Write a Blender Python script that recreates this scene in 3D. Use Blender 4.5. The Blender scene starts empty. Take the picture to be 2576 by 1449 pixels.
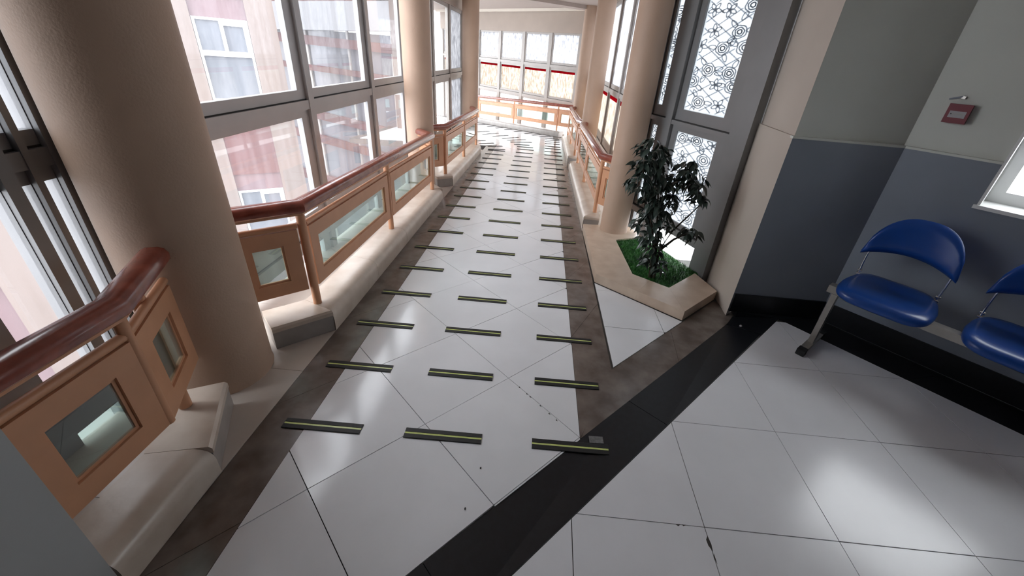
import bpy, bmesh, math, random
from mathutils import Vector, Matrix
random.seed(7)
C = bpy.context.scene.collection
S = -0.029956          # the ramp falls 3 % along +Y from the lobby
ITS = math.sqrt(2) / 2

# ------------------------------------------------------------------ camera, sky, light, exposure
cam_d = bpy.data.cameras.new('camera')
cam = bpy.data.objects.new('camera', cam_d)
C.objects.link(cam)
bpy.context.scene.camera = cam
FPX = 1014.808
cam_d.sensor_fit = 'HORIZONTAL'
cam_d.sensor_width = 36.0
cam_d.lens = FPX / 2576 * 36.0
cam_d.shift_x = -38.391 / 2576
cam_d.shift_y = -33.785 / 2576
cam_d.clip_start = 0.02
cam_d.clip_end = 200
_r = Vector((0.99618, 0.04594, 0.07666))
yaw, pitch, roll = math.radians(-0.259), math.radians(-28.614), math.radians(5.010)
fw = Vector((math.sin(yaw) * math.cos(pitch), math.cos(yaw) * math.cos(pitch), math.sin(pitch)))
r0 = Vector((math.cos(yaw), -math.sin(yaw), 0))
u0 = r0.cross(fw)
r1 = r0 * math.cos(roll) + u0 * math.sin(roll)
u1 = u0 * math.cos(roll) - r0 * math.sin(roll)
M = Matrix((r1, u1, -fw)).transposed().to_4x4()
M.translation = Vector((0.758, -0.910, 1.497))
cam.matrix_world = M

world = bpy.data.worlds.new('overcast_sky')
bpy.context.scene.world = world
world.use_nodes = True
wn = world.node_tree
bg = wn.nodes['Background']
wt = wn.nodes.new('ShaderNodeTexCoord')
wsep = wn.nodes.new('ShaderNodeSeparateXYZ')
wr = wn.nodes.new('ShaderNodeValToRGB')
wn.links.new(wt.outputs['Generated'], wsep.inputs[0])
wn.links.new(wsep.outputs['Z'], wr.inputs[0])
wr.color_ramp.elements[0].position = 0.0
wr.color_ramp.elements[0].color = (0.86, 0.90, 0.95, 1)
wr.color_ramp.elements[1].position = 0.6
wr.color_ramp.elements[1].color = (0.93, 0.97, 1.0, 1)
wn.links.new(wr.outputs[0], bg.inputs[0])
bg.inputs[1].default_value = 4.3
vs = bpy.context.scene.view_settings
vs.view_transform = 'Standard'
vs.look = 'None'
vs.exposure = 1.0
vs.gamma = 1.0
vs.use_curve_mapping = False
bpy.context.scene.cycles.max_bounces = 10
bpy.context.scene.cycles.diffuse_bounces = 5
bpy.context.scene.cycles.transparent_max_bounces = 16

# ------------------------------------------------------------------ materials
def mat(name, col, rough=0.5, metal=0.0, var=0.0, scale=6.0, bump=0.0, bscale=60.0, col2=None, detail=4.0, spec=0.5, coat=0.0):
    m = bpy.data.materials.new(name)
    m.use_nodes = True
    nt = m.node_tree
    b = nt.nodes['Principled BSDF']
    b.inputs['Roughness'].default_value = rough
    b.inputs['Metallic'].default_value = metal
    b.inputs['Specular IOR Level'].default_value = spec
    b.inputs['Coat Weight'].default_value = coat
    b.inputs['Coat Roughness'].default_value = 0.08
    tc = nt.nodes.new('ShaderNodeTexCoord')
    nz = nt.nodes.new('ShaderNodeTexNoise')
    nz.inputs['Scale'].default_value = scale
    nz.inputs['Detail'].default_value = detail
    nt.links.new(tc.outputs['Object'], nz.inputs['Vector'])
    cr = nt.nodes.new('ShaderNodeValToRGB')
    c = Vector(col)
    if col2 is None:
        lo = c * (1 - var)
        hi = c * (1 + var)
    else:
        lo, hi = c, Vector(col2)
    cr.color_ramp.elements[0].position = 0.35
    cr.color_ramp.elements[1].position = 0.68
    cr.color_ramp.elements[0].color = (*[min(1, v) for v in lo], 1)
    cr.color_ramp.elements[1].color = (*[min(1, v) for v in hi], 1)
    nt.links.new(nz.outputs['Fac'], cr.inputs[0])
    nt.links.new(cr.outputs[0], b.inputs['Base Color'])
    if bump:
        n2 = nt.nodes.new('ShaderNodeTexNoise')
        n2.inputs['Scale'].default_value = bscale
        nt.links.new(tc.outputs['Object'], n2.inputs['Vector'])
        bp = nt.nodes.new('ShaderNodeBump')
        bp.inputs['Strength'].default_value = bump
        bp.inputs['Distance'].default_value = 0.01
        nt.links.new(n2.outputs['Fac'], bp.inputs['Height'])
        nt.links.new(bp.outputs[0], b.inputs['Normal'])
    return m

def glass(name, tint, haze=0.0, haze_col=(0.9, 0.9, 0.92), gloss=1.0, ior=1.5):
    m = bpy.data.materials.new(name)
    m.use_nodes = True
    nt = m.node_tree
    nt.nodes.remove(nt.nodes['Principled BSDF'])
    out = nt.nodes['Material Output']
    tr = nt.nodes.new('ShaderNodeBsdfTransparent')
    tr.inputs[0].default_value = (*tint, 1)
    gl = nt.nodes.new('ShaderNodeBsdfGlossy')
    gl.inputs['Roughness'].default_value = 0.02
    gl.inputs[0].default_value = (gloss, gloss, gloss, 1)
    fr = nt.nodes.new('ShaderNodeFresnel')
    fr.inputs[0].default_value = ior
    mx = nt.nodes.new('ShaderNodeMixShader')
    ge = nt.nodes.new('ShaderNodeNewGeometry')      # the pane is a thin box: only its entry face reflects
    inv = nt.nodes.new('ShaderNodeMath')
    inv.operation = 'SUBTRACT'
    inv.inputs[0].default_value = 1.0
    nt.links.new(ge.outputs['Backfacing'], inv.inputs[1])
    mu = nt.nodes.new('ShaderNodeMath')
    mu.operation = 'MULTIPLY'
    nt.links.new(fr.outputs[0], mu.inputs[0])
    nt.links.new(inv.outputs[0], mu.inputs[1])
    nt.links.new(mu.outputs[0], mx.inputs[0])
    nt.links.new(tr.outputs[0], mx.inputs[1])
    nt.links.new(gl.outputs[0], mx.inputs[2])
    last = mx
    if haze:
        tl = nt.nodes.new('ShaderNodeBsdfTranslucent')
        tl.inputs[0].default_value = (*haze_col, 1)
        tc = nt.nodes.new('ShaderNodeTexCoord')
        mp = nt.nodes.new('ShaderNodeMapping')
        mp.inputs['Scale'].default_value = (9, 9, 0.7)
        nz = nt.nodes.new('ShaderNodeTexNoise')
        nz.inputs['Scale'].default_value = 2.0
        nz.inputs['Detail'].default_value = 5
        nt.links.new(tc.outputs['Object'], mp.inputs[0])
        nt.links.new(mp.outputs[0], nz.inputs['Vector'])
        mr = nt.nodes.new('ShaderNodeMapRange')
        mr.inputs[1].default_value = 0.3
        mr.inputs[2].default_value = 0.75
        mr.inputs[3].default_value = haze * 0.6
        mr.inputs[4].default_value = haze * 1.6
        nt.links.new(nz.outputs['Fac'], mr.inputs[0])
        m2 = nt.nodes.new('ShaderNodeMixShader')
        nt.links.new(mr.outputs[0], m2.inputs[0])
        nt.links.new(mx.outputs[0], m2.inputs[1])
        nt.links.new(tl.outputs[0], m2.inputs[2])
        last = m2
    nt.links.new(last.outputs[0], out.inputs[0])
    return m

def film(name, c1, c2, scale, thru=0.25, stretch=(1, 1, 0.35), lo=0.4, hi=0.62):
    """patterned self-adhesive film on glass: translucent, mottled print"""
    m = bpy.data.materials.new(name)
    m.use_nodes = True
    nt = m.node_tree
    nt.nodes.remove(nt.nodes['Principled BSDF'])
    out = nt.nodes['Material Output']
    tc = nt.nodes.new('ShaderNodeTexCoord')
    mp = nt.nodes.new('ShaderNodeMapping')
    mp.inputs['Scale'].default_value = stretch
    mp.inputs['Rotation'].default_value = (0.5, 0.4, 0)
    nz = nt.nodes.new('ShaderNodeTexNoise')
    nz.inputs['Scale'].default_value = scale
    nz.inputs['Detail'].default_value = 6
    nz.inputs['Roughness'].default_value = 0.65
    cr = nt.nodes.new('ShaderNodeValToRGB')
    cr.color_ramp.elements[0].position = lo
    cr.color_ramp.elements[1].position = hi
    cr.color_ramp.elements[0].color = (*c1, 1)
    cr.color_ramp.elements[1].color = (*c2, 1)
    nt.links.new(tc.outputs['Object'], mp.inputs[0])
    nt.links.new(mp.outputs[0], nz.inputs['Vector'])
    nt.links.new(nz.outputs['Fac'], cr.inputs[0])
    tl = nt.nodes.new('ShaderNodeBsdfTranslucent')
    nt.links.new(cr.outputs[0], tl.inputs[0])
    tr = nt.nodes.new('ShaderNodeBsdfTransparent')
    nt.links.new(cr.outputs[0], tr.inputs[0])
    mx = nt.nodes.new('ShaderNodeMixShader')
    mx.inputs[0].default_value = thru
    nt.links.new(tl.outputs[0], mx.inputs[1])
    nt.links.new(tr.outputs[0], mx.inputs[2])
    nt.links.new(mx.outputs[0], out.inputs[0])
    return m

MT = dict(
    tile=mat('white_ramp_tile', (0.82, 0.83, 0.86), 0.13, var=0.035, scale=3, bump=0.02, bscale=9),
    tile_lobby=mat('white_lobby_tile', (0.84, 0.85, 0.89), 0.2, var=0.035, scale=3, bump=0.02, bscale=9),
    grout=mat('dark_grout', (0.06, 0.055, 0.05), 0.9, var=0.2),
    brown=mat('brown_marble', (0.115, 0.09, 0.078), 0.22, col2=(0.20, 0.165, 0.145), scale=9, detail=8),
    black=mat('black_granite', (0.006, 0.007, 0.010), 0.38, var=0.3, scale=40),
    stone=mat('cream_stone', (0.52, 0.43, 0.355), 0.32, col2=(0.63, 0.55, 0.475), scale=7, bump=0.06, bscale=40, detail=7),
    shaded_stone=mat('shade_toned_kerb_stone', (0.30, 0.275, 0.255), 0.35, col2=(0.38, 0.35, 0.33), scale=7),  # darker copy of the kerb stone: shade painted into the colour
    planter=mat('beige_stone', (0.56, 0.43, 0.33), 0.28, col2=(0.65, 0.52, 0.41), scale=9, bump=0.03, bscale=40),
    slab=mat('pale_stone_floor', (0.56, 0.50, 0.45), 0.3, var=0.06, scale=5),
    peach=mat('peach_plaster', (0.44, 0.305, 0.225), 0.6, var=0.05, scale=2.5, bump=0.12, bscale=120),
    cream=mat('cream_plaster', (0.39, 0.325, 0.28), 0.7, var=0.03, scale=3, bump=0.05, bscale=90),
    ceil=mat('ceiling_paint', (0.40, 0.335, 0.30), 0.75, var=0.03),
    ceilw=mat('ceiling_trim_paint', (0.72, 0.66, 0.58), 0.7, var=0.02),
    wood=mat('varnished_red_wood', (0.17, 0.035, 0.022), 0.26, col2=(0.27, 0.065, 0.04), scale=14, coat=0.35, bump=0.03, bscale=70),
    paintpeach=mat('peach_enamel', (0.58, 0.295, 0.165), 0.4, var=0.05, scale=8, bump=0.03, bscale=60),
    alu=mat('grey_aluminium', (0.40, 0.40, 0.41), 0.42, metal=0.25, var=0.04, scale=5),
    aludark=mat('dark_grey_aluminium', (0.21, 0.21, 0.215), 0.42, metal=0.25, var=0.04, scale=5),
    alulight=mat('light_aluminium', (0.36, 0.335, 0.315), 0.45, metal=0.15, var=0.04, scale=5),
    gasket=mat('black_gasket', (0.02, 0.02, 0.02), 0.7),
    rubber=mat('black_rubber', (0.012, 0.013, 0.014), 0.55, var=0.2, scale=30),
    glow=mat('yellow_green_stripe', (0.66, 0.74, 0.26), 0.22, var=0.08, scale=30),
    wall_up=mat('grey_beige_wall', (0.60, 0.615, 0.57), 0.6, var=0.04, scale=2),
    wall_low=mat('blue_grey_wall', (0.215, 0.24, 0.285), 0.5, var=0.06, scale=2.5),
    wall_beige=mat('beige_wall', (0.50, 0.44, 0.385), 0.65, var=0.03, scale=3),
    wall_pale=mat('pale_grey_wall', (0.40, 0.41, 0.41), 0.6, var=0.02, scale=3),
    white=mat('white_paint', (0.75, 0.76, 0.75), 0.5, var=0.03, scale=3),
    blue=mat('blue_vinyl', (0.010, 0.06, 0.29), 0.28, var=0.06, scale=5, bump=0.02, bscale=200),
    steel=mat('brushed_steel', (0.42, 0.40, 0.37), 0.35, metal=0.8, var=0.08, scale=12),
    chrome=mat('chrome', (0.8, 0.8, 0.8), 0.12, metal=1.0),
    leaf=mat('dark_glossy_leaf', (0.026, 0.044, 0.036), 0.28, col2=(0.06, 0.088, 0.072), scale=9),
    trunk=mat('brown_stem', (0.05, 0.035, 0.025), 0.8, var=0.3, scale=20),
    grass=mat('plastic_grass', (0.010, 0.07, 0.010), 0.6, col2=(0.035, 0.19, 0.022), scale=20),
    red=mat('dull_red_plastic', (0.22, 0.06, 0.075), 0.45, var=0.05),
    labelw=mat('grey_label', (0.42, 0.40, 0.42), 0.6, var=0.05),
    tape=mat('grey_tape', (0.16, 0.16, 0.16), 0.6, var=0.25, scale=60),
    redband=None,
    fac=mat('peach_facade', (0.165, 0.128, 0.112), 0.8, var=0.03, scale=1),
    facpink=mat('dusty_pink_facade', (0.115, 0.050, 0.049), 0.8, var=0.05, scale=1),
    facmauve=mat('mauve_soffit', (0.155, 0.10, 0.108), 0.8, var=0.05, scale=1),
    facgrey=mat('concrete_grey', (0.27, 0.27, 0.28), 0.8, var=0.05, scale=1),
    pvc=mat('white_window_frame', (0.85, 0.85, 0.85), 0.4, var=0.01),
    darkglass=mat('grey_window_glass', (0.12, 0.13, 0.15), 0.15, var=0.12, scale=1.2),
    bandglass=mat('grey_band_glass', (0.15, 0.15, 0.168), 0.2, var=0.15, scale=0.8),
    ground=mat('pale_paving', (0.42, 0.41, 0.40), 0.9, var=0.1, scale=0.4),
)
MT['redband'] = film('red_translucent_band', (0.50, 0.045, 0.085), (0.58, 0.06, 0.10), 8, thru=0.15)
MT['pane'] = glass('window_glass', (0.95, 0.95, 0.96), haze=0.035, haze_col=(0.85, 0.84, 0.88))
MT['paneclear'] = glass('clear_window_glass', (0.96, 0.96, 0.96), haze=0.015)
MT['railglass'] = glass('greenish_rail_glass', (0.60, 0.68, 0.65), haze=0.05, haze_col=(0.70, 0.78, 0.76), ior=1.9)
MT['frost'] = film('frosted_white_film', (0.37, 0.37, 0.385), (0.62, 0.62, 0.63), 24, thru=0.10)
MT['frostwarm'] = film('frosted_warm_film', (0.38, 0.33, 0.285), (0.56, 0.53, 0.49), 24, thru=0.08)
MT['rosefilm'] = film('white_rose_film', (0.45, 0.465, 0.48), (0.50, 0.505, 0.51), 3, thru=0.03)
MT['lace'] = film('grey_lace_print', (0.66, 0.67, 0.69), (0.72, 0.73, 0.75), 20, thru=0.10)

# ------------------------------------------------------------------ mesh helpers
def rz(y):
    return S * max(y, 0.0)

class MB:
    def __init__(self):
        self.v = []
        self.f = []
        self.mi = []
    def add(self, verts, faces, mi=0):
        n = len(self.v)
        self.v += [tuple(p) for p in verts]
        self.f += [tuple(n + i for i in q) for q in faces]
        self.mi += [mi] * len(faces)
    def box(self, x0, x1, y0, y1, z0, z1, mi=0):
        self.add([(x0, y0, z0), (x1, y0, z0), (x1, y1, z0), (x0, y1, z0), (x0, y0, z1), (x1, y0, z1), (x1, y1, z1), (x0, y1, z1)],
                 [(0, 3, 2, 1), (4, 5, 6, 7), (0, 1, 5, 4), (1, 2, 6, 5), (2, 3, 7, 6), (3, 0, 4, 7)], mi)
    def prism(self, poly, zlo, zhi, mi=0):
        """poly counter-clockwise plan outline; zlo, zhi: number or function of (x, y)"""
        a = 0
        for i in range(len(poly)):
            x0, y0 = poly[i]
            x1, y1 = poly[(i + 1) % len(poly)]
            a += x0 * y1 - x1 * y0
        if a < 0:
            poly = poly[::-1]
        n = len(poly)
        lo = zlo if callable(zlo) else (lambda x, y: zlo)
        hi = zhi if callable(zhi) else (lambda x, y: zhi)
        v = [(x, y, lo(x, y)) for x, y in poly] + [(x, y, hi(x, y)) for x, y in poly]
        f = [tuple(range(n - 1, -1, -1)), tuple(range(n, 2 * n))]
        f += [(i, (i + 1) % n, n + (i + 1) % n, n + i) for i in range(n)]
        self.add(v, f, mi)
    def beam(self, a, b, w, h, up=Vector((0, 0, 1)), mi=0):
        """rectangular bar between points a and b, w across, h along up"""
        a, b = Vector(a), Vector(b)
        d = (b - a).normalized()
        s = d.cross(up).normalized() * (w / 2)
        u = s.cross(d).normalized() * (h / 2)
        v = [a - s - u, a + s - u, a + s + u, a - s + u, b - s - u, b + s - u, b + s + u, b - s + u]
        self.add(v, [(0, 1, 2, 3), (7, 6, 5, 4), (0, 4, 5, 1), (1, 5, 6, 2), (2, 6, 7, 3), (3, 7, 4, 0)], mi)
    def tube(self, pts, r, n=10, mi=0):
        pts = [Vector(p) for p in pts]
        rs = r if isinstance(r, (list, tuple)) else [r] * len(pts)
        base = len(self.v)
        for i, p in enumerate(pts):
            d = (pts[min(i + 1, len(pts) - 1)] - pts[max(i - 1, 0)]).normalized()
            ref = Vector((0, 0, 1)) if abs(d.z) < 0.9 else Vector((1, 0, 0))
            s = d.cross(ref).normalized()
            u = s.cross(d)
            for k in range(n):
                a = 2 * math.pi * k / n
                self.v.append(tuple(p + (s * math.cos(a) + u * math.sin(a)) * rs[i]))
        for i in range(len(pts) - 1):
            for k in range(n):
                k2 = (k + 1) % n
                self.f.append((base + i * n + k, base + i * n + k2, base + (i + 1) * n + k2, base + (i + 1) * n + k))
                self.mi.append(mi)
        self.f.append(tuple(base + k for k in range(n - 1, -1, -1)))
        self.mi.append(mi)
        e = base + (len(pts) - 1) * n
        self.f.append(tuple(e + k for k in range(n)))
        self.mi.append(mi)
    def loft(self, rings, mi=0, cap=True):
        n = len(rings[0])
        base = len(self.v)
        for r in rings:
            self.v += [tuple(p) for p in r]
        for i in range(len(rings) - 1):
            for k in range(n):
                k2 = (k + 1) % n
                self.f.append((base + i * n + k, base + i * n + k2, base + (i + 1) * n + k2, base + (i + 1) * n + k))
                self.mi.append(mi)
        if cap:
            self.f.append(tuple(base + k for k in range(n - 1, -1, -1)))
            e = base + (len(rings) - 1) * n
            self.f.append(tuple(e + k for k in range(n)))
            self.mi += [mi, mi]
    def build(self, name, mats, parent=None, smooth=None):
        me = bpy.data.meshes.new(name)
        me.from_pydata(self.v, [], self.f)
        if not isinstance(mats, (list, tuple)):
            mats = [mats]
        for m in mats:
            me.materials.append(m)
        if len(mats) > 1:
            me.polygons.foreach_set('material_index', self.mi)
        bm = bmesh.new()
        bm.from_mesh(me)
        bmesh.ops.recalc_face_normals(bm, faces=bm.faces)
        bm.to_mesh(me)
        bm.free()
        if smooth:
            me.polygons.foreach_set('use_smooth', [True] * len(me.polygons))
            me.set_sharp_from_angle(angle=math.radians(smooth))
        me.update()
        o = bpy.data.objects.new(name, me)
        C.objects.link(o)
        if parent:
            o.parent = parent
            o.matrix_parent_inverse = parent.matrix_world.inverted()
        return o

def thing(name, label, cat, loc=(0, 0, 0), group=None):
    o = bpy.data.objects.new(name, None)
    C.objects.link(o)
    o.empty_display_size = 0.05
    o.location = loc
    o.matrix_world = Matrix.Translation(Vector(loc))
    o['label'] = label
    o['category'] = cat
    if group:
        o['group'] = group
    return o

def tag(o, label, cat, group=None):
    o['label'] = label
    o['category'] = cat
    if group:
        o['group'] = group
    return o

def struct(o, label, cat):
    o['kind'] = 'structure'
    return tag(o, label, cat)

def structroot(name, label, cat, loc=(0, 0, 0)):
    return struct(thing(name, label, cat, loc), label, cat)

def clip(poly, region):
    """Sutherland-Hodgman against a convex counter-clockwise region"""
    out = poly
    n = len(region)
    for i in range(n):
        ax, ay = region[i]
        bx, by = region[(i + 1) % n]
        inp, out = out, []
        if not inp:
            return []
        side = lambda p: (bx - ax) * (p[1] - ay) - (by - ay) * (p[0] - ax)
        for j in range(len(inp)):
            p, q = inp[j], inp[(j + 1) % len(inp)]
            sp, sq = side(p), side(q)
            if sp >= 0:
                out.append(p)
            if (sp >= 0) != (sq >= 0):
                t = sp / (sp - sq)
                out.append((p[0] + t * (q[0] - p[0]), p[1] + t * (q[1] - p[1])))
    return out

def area(poly):
    a = 0
    for i in range(len(poly)):
        x0, y0 = poly[i]
        x1, y1 = poly[(i + 1) % len(poly)]
        a += x0 * y1 - x1 * y0
    return a / 2

# ------------------------------------------------------------------ floor heights
# far landing: past the crease the floor turns left and keeps falling
PA, PB, PC = Vector((1.055, 9.75, -0.292)), Vector((-1.18, 12.08, -0.469)), Vector((-0.36, 7.58, -0.2271))
_n = (PB - PA).cross(PC - PA)
def zfar(x, y):
    return PA.z - (_n.x * (x - PA.x) + _n.y * (y - PA.y)) / _n.z
def crease(x, y):     # > 0 beyond the crease
    return (PA.x - PC.x) * (y - PC.y) - (PA.y - PC.y) * (x - PC.x)
def zfl(x, y):
    return zfar(x, y) if crease(x, y) > 0 else rz(y)
zramp = lambda x, y: rz(y)
up = lambda fn, h: (lambda x, y: fn(x, y) + h)

# ------------------------------------------------------------------ floor
floor = structroot('floor', 'tiled floor of white, brown and black stone in lobby and ramp', 'floor')
T = 0.014
g = MB()
g.prism([(-0.62, -1.33), (1.30, 0.59), (1.30, 10.12), (-0.62, 7.18)], up(zramp, -0.10), up(zramp, -0.004))
g.prism([(1.29, 0.57), (2.45, 1.73), (2.2, 3.2), (1.29, 3.4)], up(zramp, -0.10), up(zramp, -0.004))
g.prism([(-0.62, 7.18), (1.30, 10.12), (-3.2, 14.2), (-3.2, 7.6)], up(zfar, -0.10), up(zfar, -0.006))
g.prism([(-4.0, -5.02), (2.52, 1.50), (2.86, 1.56), (4.6, -0.4), (8.6, -5.02)], -0.10, -0.004)
go = g.build('grout_bed', MT['grout'], floor)

cnt = 0
def lay(region, org, ea, eb, rng, zf, m, name='floor_tile', gap=0.0016, minarea=0.0025, jit=0.0004):
    global cnt
    for i in range(-rng, rng):
        for j in range(-rng, rng):
            q = []
            for a, b in ((0, 0), (1, 0), (1, 1), (0, 1)):
                fa = a + (gap / 0.5 if a == 0 else -gap / 0.5)
                fb = b + (gap / 0.5 if b == 0 else -gap / 0.5)
                q.append((org[0] + ea[0] * (i + fa) + eb[0] * (j + fb), org[1] + ea[1] * (i + fa) + eb[1] * (j + fb)))
            if area(q) < 0:
                q = q[::-1]
            q = clip(q, region)
            if len(q) < 3 or area(q) < minarea:
                continue
            b = MB()
            h = random.uniform(-jit, jit)
            b.prism(q, up(zf, -T), up(zf, h))
            b.build(name, m, floor)
            cnt += 1

TH = math.radians(44.64)
SR = 0.4977
e2 = (math.sin(TH) * SR, math.cos(TH) * SR)
e1 = (-math.cos(TH) * SR, math.sin(TH) * SR)
lay([(-0.157, -0.865), (1.055, 0.347), (1.055, 9.744), (-0.157, 7.868)], (0, 0), e2, e1, 30, zramp, MT['tile'])
lay([(-3.0, 7.66), (-0.38, 7.66), (-0.157, 7.88), (1.055, 9.76), (-3.0, 13.8)], (0, 0), e2, e1, 40, zfar, MT['tile'])
# lobby tiles
al = math.radians(-0.826)
la = (0.5 * math.cos(al), 0.5 * math.sin(al))
lb = (-0.5 * math.sin(al), 0.5 * math.cos(al))
lay([(2.535, 1.512), (-0.5, -1.51), (-3.4, -4.45), (8.0, -4.9), (3.95, -0.10)], (1.511, 0.994), la, lb, 16, lambda x, y: 0.0, MT['tile_lobby'])
# white corner in front of the planter
lay([(1.285, 0.878), (1.842, 1.435), (1.285, 1.898)], (1.677, 1.283), (0.5, -0.007), (0.007, 0.5), 8, zramp, MT['tile'])

def stones(pts_a, pts_b, n, zf, m, name, gap=0.0012, h=0.0):
    """row of stone slabs between edge line a (start,end) and edge line b"""
    for i in range(n):
        t0, t1 = i / n, (i + 1) / n
        la_ = math.dist(pts_a[0], pts_a[1])
        e = gap / max(la_, 0.1)
        L = lambda p, t: (p[0][0] + (p[1][0] - p[0][0]) * t, p[0][1] + (p[1][1] - p[0][1]) * t)
        q = [L(pts_a, t0 + e), L(pts_a, t1 - e), L(pts_b, t1 - e), L(pts_b, t0 + e)]
        b = MB()
        b.prism(q, up(zf, -T), up(zf, h + random.uniform(-0.0003, 0.0003)))
        b.build(name, m, floor)

# brown border down the left and right of the ramp
stones([(-0.353, -1.05), (-0.353, 7.56)], [(-0.159, -0.865), (-0.159, 7.86)], 12, zramp, MT['brown'], 'border_stone')
stones([(1.057, 0.352), (1.057, 9.72)], [(1.272, 0.835), (1.272, 9.72)], 12, zramp, MT['brown'], 'border_stone')
# brown strip along the black one, in front of the planter
stones([(1.0575, 0.352), (2.32, 1.615)], [(1.274, 0.86), (2.19, 1.775)], 2, zramp, MT['brown'], 'border_stone')
# black diagonal strip (left edge on the ramp, right edge in the lobby)
for i in range(6):
    a0, a1 = -2.7 + i * 0.83, -2.7 + (i + 1) * 0.83 - 0.002
    q = [(a0 + 0.706, a0), (a1 + 0.706, a1), (a1 + 0.858, a1 - 0.152), (a0 + 0.858, a0 - 0.152)]
    zs = lambda x, y: rz(y) * max(0.0, min(1.0, 1 - ((x - y) - 0.706) / 0.304))
    b = MB()
    b.prism(q, lambda x, y: zs(x, y) - 0.06, lambda x, y: zs(x, y) + 0.0006)
    if i < 5:
        b.build('black_stone', MT['black'], floor)
b = MB()
b.prism([(2.162, 1.456), (2.314, 1.304), (2.535, 1.512), (2.545, 1.573), (2.25, 1.573)], -T - 0.04, lambda x, y: zs(x, y) + 0.0006)
b.build('black_stone', MT['black'], floor)
b = MB()
b.prism([(2.262, 1.56), (2.546, 1.522), (2.88, 1.565), (2.88, 1.63), (2.262, 1.63)], -0.06, -0.0012)
b.build('black_stone', MT['black'], floor)
# black strip along the right-hand wall
D = Vector((0.661, -0.751))
N = Vector((0.751, 0.661))
W2 = Vector((2.845, 1.573))
stones([(2.537, 1.51), (3.95, -0.10)], [(2.845, 1.56), (4.21, 0.01)], 3, lambda x, y: 0.0, MT['black'], 'black_stone')
# pale stone floor between the brown border and the kerb, around the columns
for y0, y1 in ((-1.0, -0.1), (-0.098, 0.62), (0.622, 1.2), (1.202, 3.6), (3.602, 4.5), (4.502, 7.15)):
    b = MB()
    b.prism([(-0.98, y0), (-0.355, y0), (-0.355, y1), (-0.98, y1)], up(zramp, -0.05), zramp)
    b.build('pale_stone_slab', MT['slab'], floor)
for y0, y1 in ((3.08, 3.5), (3.502, 6.2), (6.202, 9.9)):
    b = MB()
    b.prism([(1.274, y0), (1.80, y0), (1.80, y1), (1.274, y1)], up(zramp, -0.05), zramp)
    b.build('pale_stone_slab', MT['slab'], floor)

# chips along two lobby joints
def chip(pts, z=0.0007):
    b = MB()
    b.prism(pts, z - 0.001, z)
    return b.build('chipped_edge', MT['grout'], floor)
def lob(c, r):   # lobby grid (columns right, rows toward the camera) to floor position
    return (1.511 + la[0] * c - lb[0] * r, 0.994 + la[1] * c - lb[1] * r)
x, y = lob(0, 2.0)
chip([(x, y - 0.03), (x - 0.010, y - 0.045), (x - 0.009, y - 0.065), (x + 0.001, y - 0.085), (x + 0.004, y - 0.06)])
chip([(x + 0.002, y - 0.09), (x - 0.003, y - 0.105), (x + 0.002, y - 0.125)])
x, y = lob(-0.22, 2.0)
chip([(x, y), (x + 0.01, y - 0.007), (x + 0.02, y)])
chip([(x + 0.025, y), (x + 0.03, y - 0.005), (x + 0.04, y)])
p0, p1 = Vector((0.99, 0.40)), Vector((0.70, 0.705))
for t in (0.15, 0.27, 0.42, 0.6, 0.66, 0.8):
    p = p0.lerp(p1, t) + Vector((-0.36 + 0.36, 0))
    chip([(p.x, p.y), (p.x + 0.010, p.y - 0.004), (p.x + 0.003, p.y + 0.008)], z=rz(p.y) + 0.001)

# ------------------------------------------------------------------ columns
def column(x, y, r, z0, label, ztop=2.5):
    b = MB()
    rings = []
    for z in (z0, z0 + 0.012, 0.8, 1.6, ztop):
        rr = r + (0.004 if z == z0 else 0)
        rings.append([(x + rr * math.cos(2 * math.pi * k / 56), y + rr * math.sin(2 * math.pi * k / 56), z) for k in range(56)])
    b.loft(rings)
    return tag(b.build('column', MT['peach'], smooth=40), label, 'column', 'round columns of the ramp')
L1, L2, L3 = Vector((-0.735, 0.583)), Vector((-0.67, 4.02)), Vector((-0.655, 7.37))
R1, R2, R3 = Vector((1.578, 2.985)), Vector((1.552, 6.28)), Vector((1.605, 9.53))
column(*L1, 0.215, rz(0.583) + 0.0002, 'thick peach column nearest the camera, at the left edge')
column(*L2, 0.154, rz(4.02) + 0.0002, 'slim peach column between the two left window bays')
column(*L3, 0.148, zfl(*L3) + 0.0002, 'peach column at the left where the ramp turns')
column(*R1, 0.137, rz(2.985) + 0.0782, 'peach column on the right behind the potted tree planter')
column(*R2, 0.139, rz(6.28) + 0.0002, 'peach column between the two right railings, halfway down')
column(*R3, 0.15, zfl(*R3) - 0.0, 'farthest peach column, right of the far window')

# ------------------------------------------------------------------ kerbs and railings
def miters(pts):
    """left-hand miter vectors of a plan polyline"""
    out = []
    n = len(pts)
    for i in range(n):
        d0 = (pts[i] - pts[i - 1]).normalized() if i > 0 else None
        d1 = (pts[i + 1] - pts[i]).normalized() if i < n - 1 else None
        if d0 is None: d0 = d1
        if d1 is None: d1 = d0
        n0, n1 = Vector((-d0.y, d0.x)), Vector((-d1.y, d1.x))
        m = (n0 + n1).normalized()
        out.append(m / max(0.3, m.dot(n0)))
    return out

def sweep(mb, pts, prof, zf, sgn=1):
    ms = miters(pts)
    rings = []
    for p, m in zip(pts, ms):
        rings.append([(p.x + sgn * o * m.x, p.y + sgn * o * m.y, zf(p.x, p.y) + z) for o, z in prof])
    mb.loft(rings)

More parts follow.
